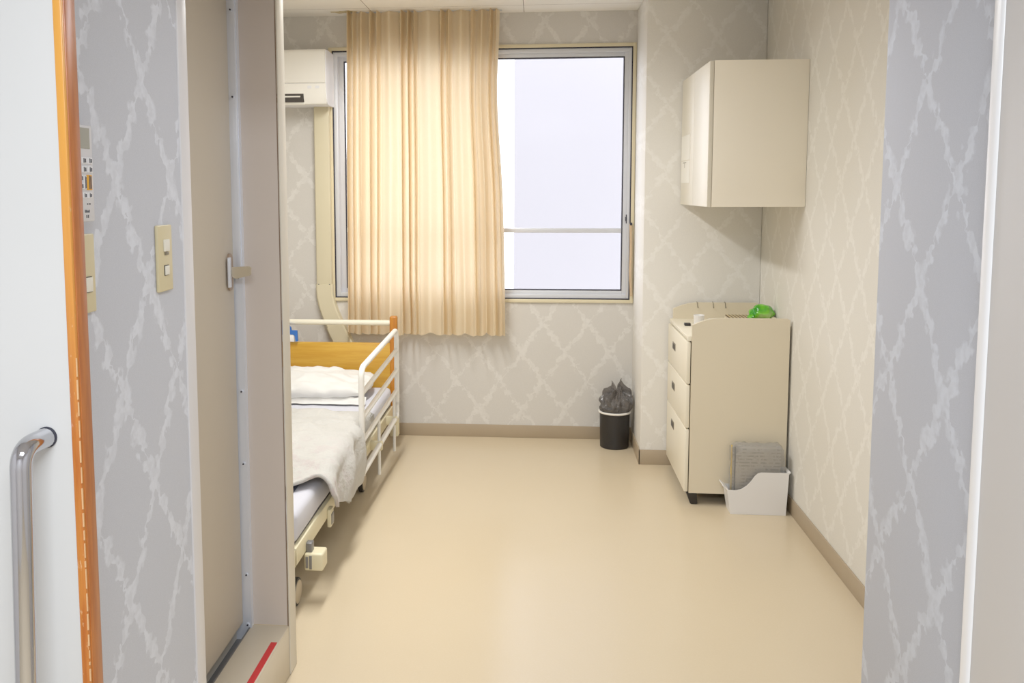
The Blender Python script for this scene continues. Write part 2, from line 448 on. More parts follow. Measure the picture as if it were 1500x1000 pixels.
# entry: washroom niche -------------------------------------------------
struct('trim_1', B(XL-.06, XL+.004, 1.91, 1.962, 0, 2.22, bev=.003), 'white_paint', 'white vertical trim beside the washroom door', 'trim')
struct('trim_2', B(-.906, -.7945, 2.66, 2.664, .167, 2.22), 'beige_jamb', 'beige jamb panel right of the washroom door', 'trim')
struct('trim_9', B(-.7946, -.7922, 2.661, 2.665, .10, 2.22), 'joint', 'thin dark joint between jamb panel and corner post', 'trim')
struct('trim_3', B(-.7922, XL+.003, 2.6635, 2.735, 0, 2.3, bev=.003), 'cream_post', 'narrow cream corner post at the end of the partition', 'trim')
bm = bmesh.new(); box(bm, -.911, XL, 1.962, 2.664, 0, .165, .004)
struct('trim_4', bm, 'sill', 'raised beige washroom sill', 'sill')
bm = bmesh.new()
box(bm, -.955, -.905, 2.640, 2.662, .12, 2.22)
box(bm, -.935, -.907, 2.630, 2.642, 1.30, 2.22, .001)
for z in (2.085, 1.83, 1.285, .93, .70, .34, .175): disc_y(bm, -.917, 2.6275 if z > 1.29 else 2.638, z, .0055, .004)
fr = struct('trim_5', bm, 'alu', 'aluminium strip with screws down the washroom door frame', 'trim')
bm = bmesh.new()
for z in (2.085, 1.83, 1.285, .93, .70, .34, .175): disc_y(bm, -.917, 2.625 if z > 1.29 else 2.6355, z, .0028, .003)
obj('screw_slot', bm, 'gasket', fr)
struct('trim_6', boxes((-.955, -.911, 1.962, 2.64, .10, .125), (-.914, -.9095, 1.962, 2.64, .12, .166)), 'alu_dark', 'dark metal threshold channel under the washroom door', 'threshold')
bm = bmesh.new(); box(bm, -.965, -.93, 1.975, 2.632, .186, 2.2, .0015)
d1 = struct('door_1', bm, 'beige_door', 'beige washroom door standing closed in the niche', 'door')
bm = bmesh.new()
pf = arc(2.592, 1.345, .018, 0, 180, 8)+arc(2.592, 1.268, .018, 180, 360, 8)
prism(bm, pf, 'x', -.931, -.924)
hd = obj('door_handle', bm, 'rose', d1)
bm = bmesh.new(); box(bm, -.924, -.918, 2.562, 2.580, 1.262, 1.352, .001)
obj('strike_plate', bm, 'alu', hd)
bm = bmesh.new(); disc_x(bm, -.915, 2.590, 1.305, .009, .026)
pl = [(-.918, 1.322), (-.865, 1.325), (-.859, 1.321), (-.860, 1.301), (-.864, 1.297), (-.905, 1.287), (-.916, 1.292)]
prism(bm, pl, 'y', 2.580, 2.588)
obj('lever', bm, 'lever', hd)

tp = B(XL-.026, XL-.006, 1.965, 2.555, .165, .1656)
tag(obj('warning_tape', tp, 'red', loc=(XL, 2.26, .165)), 'red tape strip stuck along the edge of the washroom sill', 'tape')

# sliding door -----------------------------------------------------------
bm = bmesh.new(); box(bm, -1.75, -.667, 1.20, 1.232, .01, 2.1, .001)
d2 = struct('door_2', bm, 'white_door', 'white sliding door pushed open at the left', 'door')
bm = bmesh.new(); box(bm, -.6705, -.658, 1.1985, 1.206, .01, 2.1, .0015)
obj('front_edging', bm, 'edge_front', d2)
bm = bmesh.new(); box(bm, -.6672, -.6565, 1.205, 1.2345, .01, 2.1, .0015)
obj('side_edging', bm, 'edge', d2)
bm = bmesh.new(); random.seed(3)
z = .72
while z < 1.30:
    l = .003+random.random()*.030
    box(bm, -.6581-random.random()*.0008, -.6570, 1.1980, 1.1996, z, z+l)
    z += l+.002+random.random()*(.006 if z < 1.2 else .03)
obj('scuff', bm, 'chip', d2)
bm = bmesh.new()
hp = fillet([(-.708, 1.20, 1.196), (-.712, 1.14, 1.196), (-.724, 1.137, .66), (-.712, 1.20, .655)], .055, 10)
tube(bm, hp, .0145, 20)
h2 = obj('door_handle', bm, 'chrome', d2, 60)
bm = bmesh.new(); disc_y(bm, -.708, 1.1985, 1.196, .0155, .004, 24); disc_y(bm, -.712, 1.1985, .655, .0155, .004, 24)
obj('mount_ring', bm, 'gasket', h2)

# right door frame ---------------------------------------------------------
bm = bmesh.new(); box(bm, XE-.012, .81, .98, 1.51, 0, 2.14, .002)
struct('trim_7', bm, 'frame_grey', 'pale grey door frame at the right of the entry', 'trim')
bm = bmesh.new(); box(bm, XE-.017, XE+.02, 1.494, 1.526, 0, 2.14, .008, 3)
struct('trim_8', bm, 'bead', 'white bead painted as the lit bevelled edge of the right door frame', 'trim')

# ------------------------------------------------------------------ window
win = bpy.data.objects.new('window_1', None); COL.objects.link(win); win.location = ((WX0+WX1)/2, YF, WZ0)
tag(win, 'aluminium sliding window with cream trim in the far wall', 'window', kind='structure')
def ring(x0, x1, z0, z1, w, y0, y1, wl=None, wr=None, wb=None, wt=None):
    wl = wl or w; wr = wr or w; wb = wb or w; wt = wt or w
    bm = bmesh.new()
    box(bm, x0, x0+wl, y0, y1, z0, z1, .0015); box(bm, x1-wr, x1, y0, y1, z0, z1, .0015)
    box(bm, x0+wl, x1-wr, y0, y1, z0, z0+wb, .0015); box(bm, x0+wl, x1-wr, y0, y1, z1-wt, z1, .0015)
    return bm
obj('window_surround', ring(-1.298, XP-.002, .858, 2.424, .02, YF-.014, YF+.13), 'wtrim', win)
obj('outer_gasket', ring(-1.2785, .5555, .8775, 2.4045, .0075, YF-.006, YF+.05), 'gasket', win)
fr = obj('window_frame', ring(-1.275, .560, .881, 2.400, .028, YF+.001, YF+.11), 'alu_win', win)
def sash(x0, x1, y, tagname):
    s = obj('sash', ring(x0, x1, .902, 2.378, .03, y, y+.03, wl=.045, wr=.045), 'alu_win', win)
    obj('gasket', ring(x0+.0445, x1-.0445, .9315, 2.3485, .007, y-.002, y+.02), 'gasket', s)
    bm = bmesh.new(); box(bm, x0+.045, x1-.045, y, y+.028, 1.288, 1.316, .0015); obj('meeting_rail', bm, 'alu_win', s)
    bm = B(x0+.046, x1-.046, y+.012, y+.017, .933, 1.288); obj('pane', bm, 'glass', s, 0)
    bm = B(x0+.046, x1-.046, y+.012, y+.017, 1.316, 2.347); obj('pane', bm, 'glass', s, 0)
    return s
s1 = sash(-1.262, -.34, YF+.055, 'l')
s2 = sash(-.40, .552, YF+.015, 'r')
bm = bmesh.new(); box(bm, .527, .541, YF+.003, YF+.016, 1.345, 1.40, .002); box(bm, .523, .531, YF-.004, YF+.006, 1.36, 1.385, .001)
obj('latch', bm, 'gasket', s2)

bm = boxes((-.235, 9, 8.3, 8.6, -4, 9))
o = obj('neighbouring_building', bm, 'outside_wall', loc=(3, 8.4, -4))
tag(o, 'blank pale wall of the building outside the window', 'building', kind='structure')
struct('ground', B(-30, 30, 5.8, 60, -4.2, -4), 'ground', 'paved ground outside', 'ground')

# ------------------------------------------------------------------ curtain
cx0, cx1, cz0, cz1 = -1.19, -.205, .668, 2.6125
random.seed(11)
NS, NV = 360, 60
folds = []; x = 0
wd = [.032, .030, .052, .040, .030, .095, .040, .034, .030, .105, .036, .044, .085, .036, .060, .034, .030]
tot = sum(wd); e = [0]
for w in wd: e.append(e[-1]+w/tot)
amp = [1.1, 1.0, .9, 1.2, 1.1, .62, 1.2, 1.4, 1.1, .55, 1.2, .9, .55, 1.0, .7, 1.0, .8]
def fold(s):
    for i in range(len(wd)):
        if s <= e[i+1] or i == len(wd)-1:
            t = (s-e[i])/(e[i+1]-e[i]); return i, t
bm = bmesh.new(); grid = []
for j in range(NV+1):
    v = j/NV; z = cz1+(cz0-cz1)*v; row = []
    spread = .945+.055*v**.8
    for i in range(NS+1):
        s = i/NS; k, t = fold(s)
        a = amp[k]*(.026+.012*v)*(1-.25*math.exp(-v*8))
        ph = t-.5
        y = -a*math.cos(2*PI*ph)*(1.0)
        sh = a*.55*math.sin(2*PI*t)*(.4+.6*v)
        sharp = .030*math.exp(-(v/.16)**2)*(1.0 if wd[k] < .045 else .35)
        y += sharp*abs(math.cos(PI*ph))**6*-1.2
        y += .007*noise.noise(Vector((s*24, v*2.2, 1.7)))+.010*noise.noise(Vector((s*9, v*1.3, 5)))
        mid = (cx0+cx1)/2
        xx = mid+((cx0+(cx1-cx0)*s)-mid)*spread+sh*.5+.006*noise.noise(Vector((s*6, v*1.8, 9)))
        zz = z+(.010*noise.noise(Vector((s*14, 0, 3)))+.012*math.cos(2*PI*ph))*max(0, (v-.9)*10)
        pinch = .030*math.exp(-((v-.26)/.22)**2)*s**3
        xx -= pinch
        row.append(bm.verts.new((xx, 5.372+y, zz)))
    grid.append(row)
for j in range(NV):
    for i in range(NS): bm.faces.new((grid[j][i], grid[j][i+1], grid[j+1][i+1], grid[j+1][i]))
cur = obj('curtain', bm, 'curtain', smooth=180, loc=((cx0+cx1)/2, 5.37, cz0))
tag(cur, 'pleated cream curtain hanging over the left half of the window', 'curtain')
bm = bmesh.new()
for seg in ((cx0+.03, cx1-.02),):
    box(bm, seg[0], seg[1], 5.385, 5.400, ZC-.004, ZC, .001)
obj('curtain_track', bm, 'alu_win', cur)

bm = bmesh.new()
sweep(bm, fillet([(.553, YF-.016, 1.345), (.557, YF-.02, 1.2), (.553, YF-.03, 1.05), (.562, YF-.02, .905)], .05, 6),
      lambda i: [(.006, -.008), (.006, .012), (-.006, .012), (-.006, -.008)])
bm2 = bmesh.new(); box(bm2, .548, .562, YF-.03, YF-.014, 1.335, 1.352, .003)
tb = obj('curtain_tieback', bm, 'tan_cloth', loc=(.556, YF-.02, .905))
tag(tb, 'tan cloth curtain tieback hanging at the right window jamb', 'tieback')
obj('hook', bm2, 'gasket', tb)

# ------------------------------------------------------------------ air conditioner
ac = thing('air_conditioner', (-1.70, 5.38, 2.06), 'cream wall air conditioner beside the curtain under the ceiling', 'air conditioner')
a0, a1 = -2.12, -1.268
prof = [(5.480, 2.062), (5.480, 2.382)]+[(5.31+.0, 2.386)]+arc(5.305, 2.36, .025, 90, 180, 5)+[(5.277, 2.15), (5.285, 2.10), (5.305, 2.072), (5.33, 2.062)]
bm = bmesh.new(); prism(bm, prof, 'x', a0, a1); obj('housing', bm, 'ac_side', ac)
prof = [(5.30, 2.190), (5.30, 2.387)]+arc(5.296, 2.362, .026, 90, 180, 5)+[(5.266, 2.20), (5.270, 2.190)]
bm = bmesh.new(); prism(bm, prof, 'x', a0, a1-.006); obj('front_panel', bm, 'ac', ac)
prof = [(5.30, 2.064), (5.30, 2.186), (5.272, 2.186), (5.270, 2.14), (5.277, 2.098), (5.29, 2.068)]
bm = bmesh.new(); prism(bm, prof, 'x', -1.405, a1-.004); obj('end_cover', bm, 'ac', ac)
prof = [(5.30, 2.126), (5.30, 2.186), (5.272, 2.186), (5.271, 2.126)]
bm = bmesh.new(); prism(bm, prof, 'x', a0, -1.405); obj('lower_panel', bm, 'ac', ac)
bm = B(a0+.02, -1.408, 5.271, 5.30, 2.076, 2.126); lv = obj('outlet', bm, 'dark_gap', ac)
prof = [(5.269, 2.111), (5.272, 2.114), (5.285, 2.080), (5.281, 2.077)]
bm = bmesh.new(); prism(bm, prof, 'x', a0+.03, -1.425); obj('louver', bm, 'ac', lv)
prof = [(5.30, 2.062), (5.30, 2.076), (5.28, 2.076), (5.287, 2.064)]
bm = bmesh.new(); prism(bm, prof, 'x', a0, -1.405); obj('bottom_lip', bm, 'ac', ac)
for xx in (-1.368, -1.32): obj('marking', B(xx-.012, xx+.012, 5.2695, 5.272, 2.156, 2.172), 'ac_side', ac)

pc = thing('pipe_cover', (-1.34, 5.45, .45), 'beige plastic pipe cover running down from the air conditioner', 'pipe cover')
bm = bmesh.new(); box(bm, -1.386, -1.291, 5.425, 5.4795, .95, 2.065, .008, 3); obj('straight_cover', bm, 'duct', pc)
rect = lambda a, b: [(-b, -a), (-b, a), (b, a), (b, -a)]
def ribbon(pts, w, d):
    bm = bmesh.new(); n = len(pts); L = []
    for i, (x, z) in enumerate(pts):
        x0, z0 = pts[max(i-1, 0)]; x1, z1 = pts[min(i+1, n-1)]
        t = Vector((x1-x0, z1-z0)).normalized(); nx, nz = -t.y, t.x
        L.append([bm.verts.new((x+nx*a, yy, z+nz*a)) for a, yy in ((-w, 5.4795), (-w, 5.4795-d+.008), (-w+.008, 5.4795-d), (w-.008, 5.4795-d), (w, 5.4795-d+.008), (w, 5.4795))])
    for a, b in zip(L, L[1:]):
        for j in range(6): bm.faces.new((a[j], a[(j+1) % 6], b[(j+1) % 6], b[j]))
    bm.faces.new(L[0][::-1]); bm.faces.new(L[-1]); return bm
P1 = [(-1.338, .965), (-1.338, .93), (-1.335, .89), (-1.325, .84), (-1.308, .785), (-1.287, .735), (-1.272, .70)]
obj('elbow', ribbon(P1, .052, .058), 'duct', pc)
P2 = [(-1.277, .71), (-1.255, .66), (-1.225, .60), (-1.18, .50), (-1.12, .40)]
obj('lower_cover', ribbon(P2, .056, .062), 'duct', pc)
for xx in (-1.372, -1.303):
    bm = bmesh.new(); disc_y(bm, xx, 5.424, .965, .004, .003); obj('screw', bm, 'gasket', pc)

# ------------------------------------------------------------------ bed
bed = thing('hospital_bed', (-1.36, 4.15, 0), 'hospital bed with golden wooden headboard and white tubular side rail', 'bed')
bx0, bx1 = -1.85, -.875
obj('headboard_panel', B(-1.83, -.866, 5.185, 5.215, .30, .640, bev=.004), 'oak', bed)
for xx in (-.8635, -1.835):
    bm = bmesh.new()
    prof = [(xx+dx, 5.20+dy) for dx, dy in ((-.022, -.02), (.022, -.02), (.022, .02), (-.022, .02))]
    box(bm, xx-.0225, xx+.0225, 5.178, 5.222, .20, .803, .010, 4)
    hpst = obj('headboard_post', bm, 'oak_post', bed)
    obj('post_foot', B(xx-.026, xx+.026, 5.172, 5.228, .075, .20, bev=.006), 'bedframe', hpst)
bm = bmesh.new(); tube(bm, [(-1.835, 5.20, .762), (-.88, 5.20, .762)], .0165, 16); obj('head_bar', bm, 'rail_cream', bed)
# deck and frame
bm = bmesh.new(); box(bm, -.905, -.868, 3.02, 5.19, .195, .262, .006); box(bm, -1.857, -1.82, 3.02, 5.19, .195, .262, .006)
box(bm, -1.857, -.868, 3.0, 3.04, .195, .262, .006); obj('deck_frame', bm, 'bedframe', bed)
obj('deck', B(-1.84, -.885, 3.03, 5.18, .235, .265), 'grey_metal', bed)
bm = bmesh.new()
for xx in (-1.74, -.955): box(bm, xx-.022, xx+.022, 3.12, 4.44, .125, .17, .004)
box(bm, -1.76, -.935, 3.18, 3.23, .125, .165, .004); box(bm, -1.76, -.935, 4.33, 4.38, .125, .165, .004)
for yy in (3.5, 4.1):
    for xx in (-1.6, -1.1): box(bm, xx-.02, xx+.02, yy-.03, yy+.03, .15, .24, .004)
obj('base_frame', bm, 'bedframe', bed)
def caster(x, y):
    bm = bmesh.new(); box(bm, x-.028, x+.006, y-.05, y+.03, .085, .128, .006); box(bm, x-.012, x+.004, y-.045, y-.01, .04, .10, .004)
    c = obj('caster', bm, 'bedframe', bed)
    bm = bmesh.new(); disc_x(bm, x+.010, y+.01, .052, .052, .024, 28, .004)
    w = obj('wheel', bm, 'rubber', c)
    bm = bmesh.new(); disc_x(bm, x+.0225, y+.01, .052, .043, .004, 28, .001); obj('hub', bm, 'tan', w)
for p in ((-.915, 4.395), (-.915, 3.13), (-1.78, 4.395), (-1.78, 3.13)): caster(*p)
# clamp box and bracket at the near end of the frame
bm = bmesh.new(); box(bm, -.868, -.845, 3.165, 3.20, .175, .23, .003); obj('bracket', bm, 'grey_metal', bed)
bm = bmesh.new(); box(bm, -.872, -.800, 3.15, 3.225, .128, .195, .008, 3)
lt = obj('end_block', bm, 'bedframe', bed)
bm = bmesh.new(); box(bm, -.852, -.842, 3.1475, 3.151, .136, .188, .001); box(bm, -.866, -.856, 3.1475, 3.151, .140, .184, .001); obj('slot', bm, 'grey_metal', lt)
bm = bmesh.new(); box(bm, -.868, -.852, 3.50, 3.555, .16, .235, .004); obj('rail_socket', bm, 'bedframe', bed)
bm = bmesh.new(); box(bm, -.8525, -.849, 3.508, 3.547, .17, .215, .002); obj('socket_plate', bm, 'grey_metal', bed)

# side rail
ya, yb = 4.05, 4.95
rx = lambda y: -.829+.0245*(y-ya)
rz = lambda y, z: z+(y-yb)*.055
R3 = lambda y, z: (rx(y), y, rz(y, z))
zs = [.762, .645, .528, .414, .262]
bm = bmesh.new()
loop = [R3(yb, zs[0]-.03), R3(yb, zs[0]), R3(ya, zs[0]), R3(ya, zs[4]-.004)]
tube(bm, fillet([R3(yb, zs[4]+.03), R3(yb, zs[0]), R3(ya, zs[0]+.005), R3(ya, zs[4]-.01)], .055, 8), .0142, 14)
tube(bm, fillet([R3(yb, zs[4]+.08), R3(yb, zs[4]), R3(ya+.0, zs[4])], .05, 8), .0142, 14)
sr = obj('side_rail', bm, 'rail', bed, 60)
for z in zs[1:4]:
    bm = bmesh.new(); tube(bm, [R3(yb, z), R3(ya, z)], .0122, 12); obj('rail_bar', bm, 'rail', sr, 60)
for yy in (4.46, 4.88):
    bm = bmesh.new(); y_ = yy
    tube(bm, [(rx(y_)-.004, y_, rz(y_, zs[3])), (rx(y_)-.004, y_, .075)], .0085, 10)
    lg = obj('rail_leg', bm, 'rail', sr, 60)
    bm = bmesh.new(); box(bm, rx(y_)-.05, rx(y_)+.014, y_-.012, y_+.012, rz(y_, zs[4])-.030, rz(y_, zs[4])+.018, .004); obj('clamp', bm, 'bedframe', lg)

# mattress with sheet (rests on the bed)
bm = bmesh.new()
t = bmesh.new(); bmesh.ops.create_grid(t, x_segments=1, y_segments=1, size=1); t.free()
box(bm, bx0+.005, bx1, 3.055, 5.165, .265, .382, .028, 4)
bmesh.ops.subdivide_edges(bm, edges=[e_ for e_ in bm.edges if e_.calc_length() > .3], cuts=30, use_grid_fill=True)
for v in bm.verts:
    v.co += Vector((.006, .004, .006*(v.co.z > .3)))*noise.noise(v.co*4)
mt = obj('mattress', bm, 'sheet', smooth=60, loc=(-1.36, 4.15, .265))
tag(mt, 'mattress in a pale fitted sheet lying on the hospital bed', 'mattress')

def smooth_(a, b, x):
    t = max(0, min(1, (x-a)/(b-a))); return t*t*(3-2*t)
# pillow
bm = bmesh.new()
bmesh.ops.create_uvsphere(bm, u_segments=96, v_segments=48, radius=1)
pcx, pcy, pcz = -1.30, 4.90, .455
for v in bm.verts:
    c = v.co.copy()
    sq = lambda a, p: math.copysign(abs(a)**p, a)
    r = math.hypot(c.x, c.y)
    if r > 1e-6:
        k = max(abs(c.x), abs(c.y))/r
        s = r/ (k**.75)                     # towards a rounded rectangle
        x_, y_ = c.x/r*s, c.y/r*s
    else: x_ = y_ = 0
    q = min(1, max(abs(x_), abs(y_)))
    zz = sq(c.z, .8)
    p = Vector((pcx+x_*.36, pcy+y_*.235, pcz+zz*(.075 if c.z > 0 else .066)))
    if c.z > 0: p.z -= .030*smooth_(.15, 1, x_)*c.z+.012*smooth_(.5, -.6, y_)*c.z
    wr = noise.noise(Vector((p.x*9, p.y*16, p.z*6)))*.022+noise.noise(Vector((p.x*24, p.y*30, 3)))*.005
    p += Vector((0, -.4*wr, wr if c.z > 0 else 0))
    if q > .82 and c.z < .5: p.z += .012*noise.noise(Vector((p.x*22, p.y*22, 8)))
    v.co = p
pil = obj('pillow', bm, 'pillow', smooth=180, loc=(pcx, pcy, .39))
tag(pil, 'plump white pillow lying against the wooden headboard', 'pillow')
# open flap of the pillowcase along the front
bm = bmesh.new(); rows = []
for j in range(7):
    t = j/6; row = []
    for i in range(91):
        s = i/90; xx = -1.655+.72*s
        yy = 4.70-.042*t+.012*noise.noise(Vector((s*14, t, 2)))
        zz = .428-.036*t+.008*noise.noise(Vector((s*18, t*2, 4)))-(.012*t*t)
        row.append(bm.verts.new((xx, yy, max(.394, zz))))
    rows.append(row)
for j in range(6):
    for i in range(90): bm.faces.new((rows[j][i], rows[j][i+1], rows[j+1][i+1], rows[j+1][i]))
obj('pillowcase_flap', bm, 'pillow', pil, 180)

# duvet
def smooth_(a, b, x):
    t = max(0, min(1, (x-a)/(b-a))); return t*t*(3-2*t)
def hem(y):
    pts = [(3.20, .30), (3.40, .245), (3.6, .205), (3.85, .20), (4.0, .215), (4.05, .26), (4.10, .34), (4.2, .372), (4.6, .385)]
    if y <= pts[0][0]: return pts[0][1]
    for (y0, z0), (y1, z1) in zip(pts, pts[1:]):
        if y <= y1: return z0+(z1-z0)*(y-y0)/(y1-y0)
    return .385
bm = bmesh.new(); rows = []
NY, NX = 140, 130
Y0, Y1 = 3.15, 4.47
for j in range(NY+1):
    yb_ = Y0+(Y1-Y0)*j/NY; row = []
    h = hem(yb_); ex = -.862+.036*smooth_(4.12, 3.98, yb_)
    top = .432+.030*math.sin(max(0, min(1, (yb_-3.2)/1.25))*PI)-.040*smooth_(4.22, 4.47, yb_)-.014*smooth_(3.45, 3.15, yb_)
    Ltop = ex-.045-(-1.88); Lh = max(.02, top-.03-h); La = .07
    L = Ltop+La+Lh
    for i in range(NX+1):
        u = L*(1-(1-i/NX)**1.35)
        if u < Ltop: x, z = -1.88+u, top
        elif u < Ltop+La:
            a = (u-Ltop)/La*PI/2; x, z = ex-.045+.045*math.sin(a), top-.045+.045*math.cos(a)
        else:
            dd = u-Ltop-La; x, z = ex+.010*math.sin(dd*16), top-.045-dd
        y = yb_
        # the near edge swings away from the foot towards the hanging corner
        k = smooth_(3.9, Y0, yb_)
        y += k*(.20*smooth_(-1.13, -.84, x)+.11*smooth_(.36, .2, z)-.03*smooth_(-1.1, -1.5, x))
        q = Vector((x*1.0, y*1.0, z))
        w = .026*noise.noise(Vector((x*3.4+1, y*4.2, 1)))+.016*noise.noise(Vector((x*7+y*7, y*7-x*3, 3)))
        w += .010*(abs(noise.noise(Vector((x*11-y*8, y*9, z*8+2))))-.2)+.004*noise.noise(Vector((x*28, y*26, z*20)))
        if u < Ltop: z += 1.25*w*smooth_(4.47, 4.36, yb_); z = max(z, .391)
        else:
            f = smooth_(Ltop, Ltop+.12, u)
            z += w*(1-f)
            x += (.9*w+.013*math.sin(y*21+3*noise.noise(Vector((y*3, z*3, 0)))))*f*smooth_(4.2, 4.0, yb_)
            if yb_ > 3.98: x = min(x, -.853)
        if z < .40: x = max(x, -.864)
        y += .014*noise.noise(Vector((x*9, 0, z*9)))*(1 if j in (0, NY) else .5)
        row.append(bm.verts.new((x, y, z)))
    rows.append(row)
for j in range(NY):
    for i in range(NX): bm.faces.new((rows[j][i], rows[j][i+1], rows[j+1][i+1], rows[j+1][i]))
dv = obj('duvet', bm, 'duvet', smooth=180, loc=(-1.36, 3.8, .40))
md = dv.modifiers.new('thick', 'SOLIDIFY'); md.thickness = .014; md.offset = 1
tag(dv, 'rumpled white quilt with faint print hanging over the bed side', 'duvet')

# cloth peeping out below the quilt at the foot
bm = bmesh.new(); rows = []
for j in range(10):
    row = []
    for i in range(16):
        s, t = i/15, j/9
        row.append(bm.verts.new((-1.12+.175*s+.01*noise.noise(Vector((s*5, t*5, 0))), 3.11+.30*t, .3885+.012*abs(noise.noise(Vector((s*6, t*6, 2))))+.018*(1-abs(2*s-1))*(1-t*.5))))
    rows.append(row)
for j in range(9):
    for i in range(15): bm.faces.new((rows[j][i], rows[j][i+1], rows[j+1][i+1], rows[j+1][i]))
cl = obj('folded_cloth', bm, 'navy', smooth=180, loc=(-.97, 3.2, .386))
cl.modifiers.new('thick', 'SOLIDIFY').thickness = .006
tag(cl, 'dark blue cloth with orange edge peeping from under the quilt', 'cloth')
bm = bmesh.new(); tube(bm, [(-1.10+.13*i/10, 3.17+.01*math.sin(i), .418+.010*math.sin(i*.6)) for i in range(11)], .009, 8)
obj('orange_edge', bm, 'orange', cl)

# blue holder on the head bar
bh = thing('blue_holder', (-1.475, 5.18, .64), 'blue plastic holder with white insert hanging on the bed head bar', 'holder')
bm = bmesh.new()
pl = [(-1.56, .775), (-1.497, .775), (-1.490, .740), (-1.482, .732), (-1.480, .716), (-1.444, .714), (-1.441, .650), (-1.455, .648), (-1.460, .682), (-1.470, .690), (-1.56, .690)]
prism(bm, pl, 'y', 5.165, 5.180); obj('holder_body', bm, 'blue', bh)
bm = bmesh.new(); box(bm, -1.56, -1.464, 5.166, 5.179, .645, .689, .003); obj('white_insert', bm, 'white_pl', bh)

# ------------------------------------------------------------------ dresser
dr = thing('bedside_dresser', (.96, 4.65, 0), 'cream three drawer bedside dresser with raised side panels against right wall', 'dresser')
dy0, dy1, dx0, dx1 = 4.335, 4.965, .742, 1.203
def side_profile(): 
    return [(dx0, .062), (dx0, .896)]+[(dx0+.02, .905), (dx0+.05, .917), (dx0+.09, .927), (dx0+.13, .931)]+[(dx1-.01, .931), (dx1, .925), (dx1, .062)]
for y0, y1 in ((dy0, dy0+.02), (dy1-.02, dy1)):
    bm = bmesh.new(); prism(bm, side_profile(), 'y', y0, y1); obj('side_panel', bm, 'cab_side', dr, 20)
obj('back_panel', B(dx1-.015, dx1, dy0+.02, dy1-.02, .062, .90), 'cab_side', dr)
obj('top_board', B(.722, dx1-.015, dy0+.02, dy1-.02, .822, .842, bev=.003), 'cab_door', dr)
bm = bmesh.new(); box(bm, .722, dx0, dy0+.004, dy0+.0215, .818, .842, .002); obj('top_corner', bm, 'cab_door', dr)
obj('carcass', boxes((dx0+.004, dx1-.015, dy0+.02, dy1-.02, .062, .080), (dx0+.006, dx0+.02, dy0+.02, dy1-.02, .08, .822)), 'dark_gap', dr)
for z0, z1, zp in ((.606, .812, .722), (.386, .600, .508), (.066, .380, .300)):
    bm = bmesh.new(); box(bm, .719, .738, dy0+.006, dy1-.004, z0, z1, .004)
    d = obj('drawer', bm, 'cab_door', dr)
    bm = bmesh.new(); box(bm, .7165, .7195, 4.695, 4.785, zp-.020, zp+.020, .002)
    pu = obj('drawer_pull', bm, 'pull', d)
    bm = bmesh.new()
    for k in range(2): box(bm, .715, .7172, 4.702+k*.04, 4.735+k*.042, zp-.013, zp+.013, .001)
    box(bm, .7155, .7175, 4.737, 4.740, zp-.014, zp+.014); obj('pull_recess', bm, 'spine_k', pu)
for y in (dy0+.03, dy1-.03):
    for x in (dx0+.025, dx1-.03):
        bm = bmesh.new()
        t = bmesh.new(); bmesh.ops.create_cube(t, size=1)
        for v in t.verts:
            k = .026 if v.co.z > 0 else .017
            v.co = Vector((x+(-.01 if v.co.z > 0 else .004)+math.copysign(k, v.co.x), y+math.copysign(k, v.co.y), .0005 if v.co.z < 0 else .062))
        bmesh.ops.bevel(t, geom=t.edges[:], offset=.003, segments=2, affect='EDGES'); join(bm, t)
        obj('foot', bm, 'black_pl', dr)

for x in (.87, .955, 1.02):
    bm = bmesh.new(); yq = dy1-.01
    tube(bm, fillet([(x, yq+.0125, .915), (x, yq+.0125, .934), (x, yq-.0125, .934), (x+.002, yq-.0125, .905), (x+.003, yq-.022, .902), (x+.003, yq-.024, .910)], .008, 4), .0016, 8)
    obj('hook', bm, 'pull', dr, 60)
# things on the dresser
bm = bmesh.new(); lathe(bm, [(0, 0), (.021, 0), (.023, .004), (.027, .064), (.028, .066), (.027, .068), (.025, .065), (.022, .008), (0, .008)], .820, 4.60, 28, .8425)
tag(obj('cup', bm, 'white_pl', smooth=50, loc=(.820, 4.60, .8425)), 'small white cup at the front of the dresser top', 'cup')
bm = bmesh.new(); box(bm, .760, .792, 4.672, 4.70, .8425, .856, .003)
tag(obj('pen_cap', bm, 'black_pl', loc=(.776, 4.686, .8425)), 'small black scrap lying beside the white cup on the dresser', 'scrap')
def crumple(cx, cy, z0, sx, sy, sz, seed, rough=.35, sub=4):
    bm = bmesh.new(); bmesh.ops.create_icosphere(bm, subdivisions=sub, radius=1)
    for v in bm.verts:
        c = v.co.copy(); n1 = noise.noise(c*1.6+Vector((seed, 0, 0))); n2 = noise.turbulence(c*3.2+Vector((0, seed, 0)), 3, True)
        r = 1+rough*n1-rough*.6*(n2-.5)
        v.co = Vector((cx+c.x*sx*r, cy+c.y*sy*r, max(z0, z0+sz*.8+c.z*sz*r)))
    return bm
tag(obj('tissue', crumple(.935, 4.72, .8425, .07, .04, .016, 4.0, .5), 'tissue', smooth=50, loc=(.935, 4.72, .8425)), 'crumpled white tissue in the middle of the dresser top', 'tissue')
tag(obj('tissue', crumple(.945, 4.56, .8425, .04, .03, .018, 9.0, .5), 'tissue', smooth=50, loc=(.945, 4.56, .8425)), 'small crumpled tissue nearer the striped mat on the dresser', 'tissue')
bm = bmesh.new(); box(bm, 1.005, 1.18, 4.53, 4.86, .872, .878, .001)
bm2 = bmesh.new(); box(bm2, 1.0, 1.185, 4.55, 4.86, .8425, .871, .004)
bx = obj('slatted_box', bm2, 'cab_side', loc=(1.09, 4.7, .8425)); tag(bx, 'low beige tray with brown slatted top under the green bag', 'tray')
obj('slatted_top', bm, 'mat', bx)
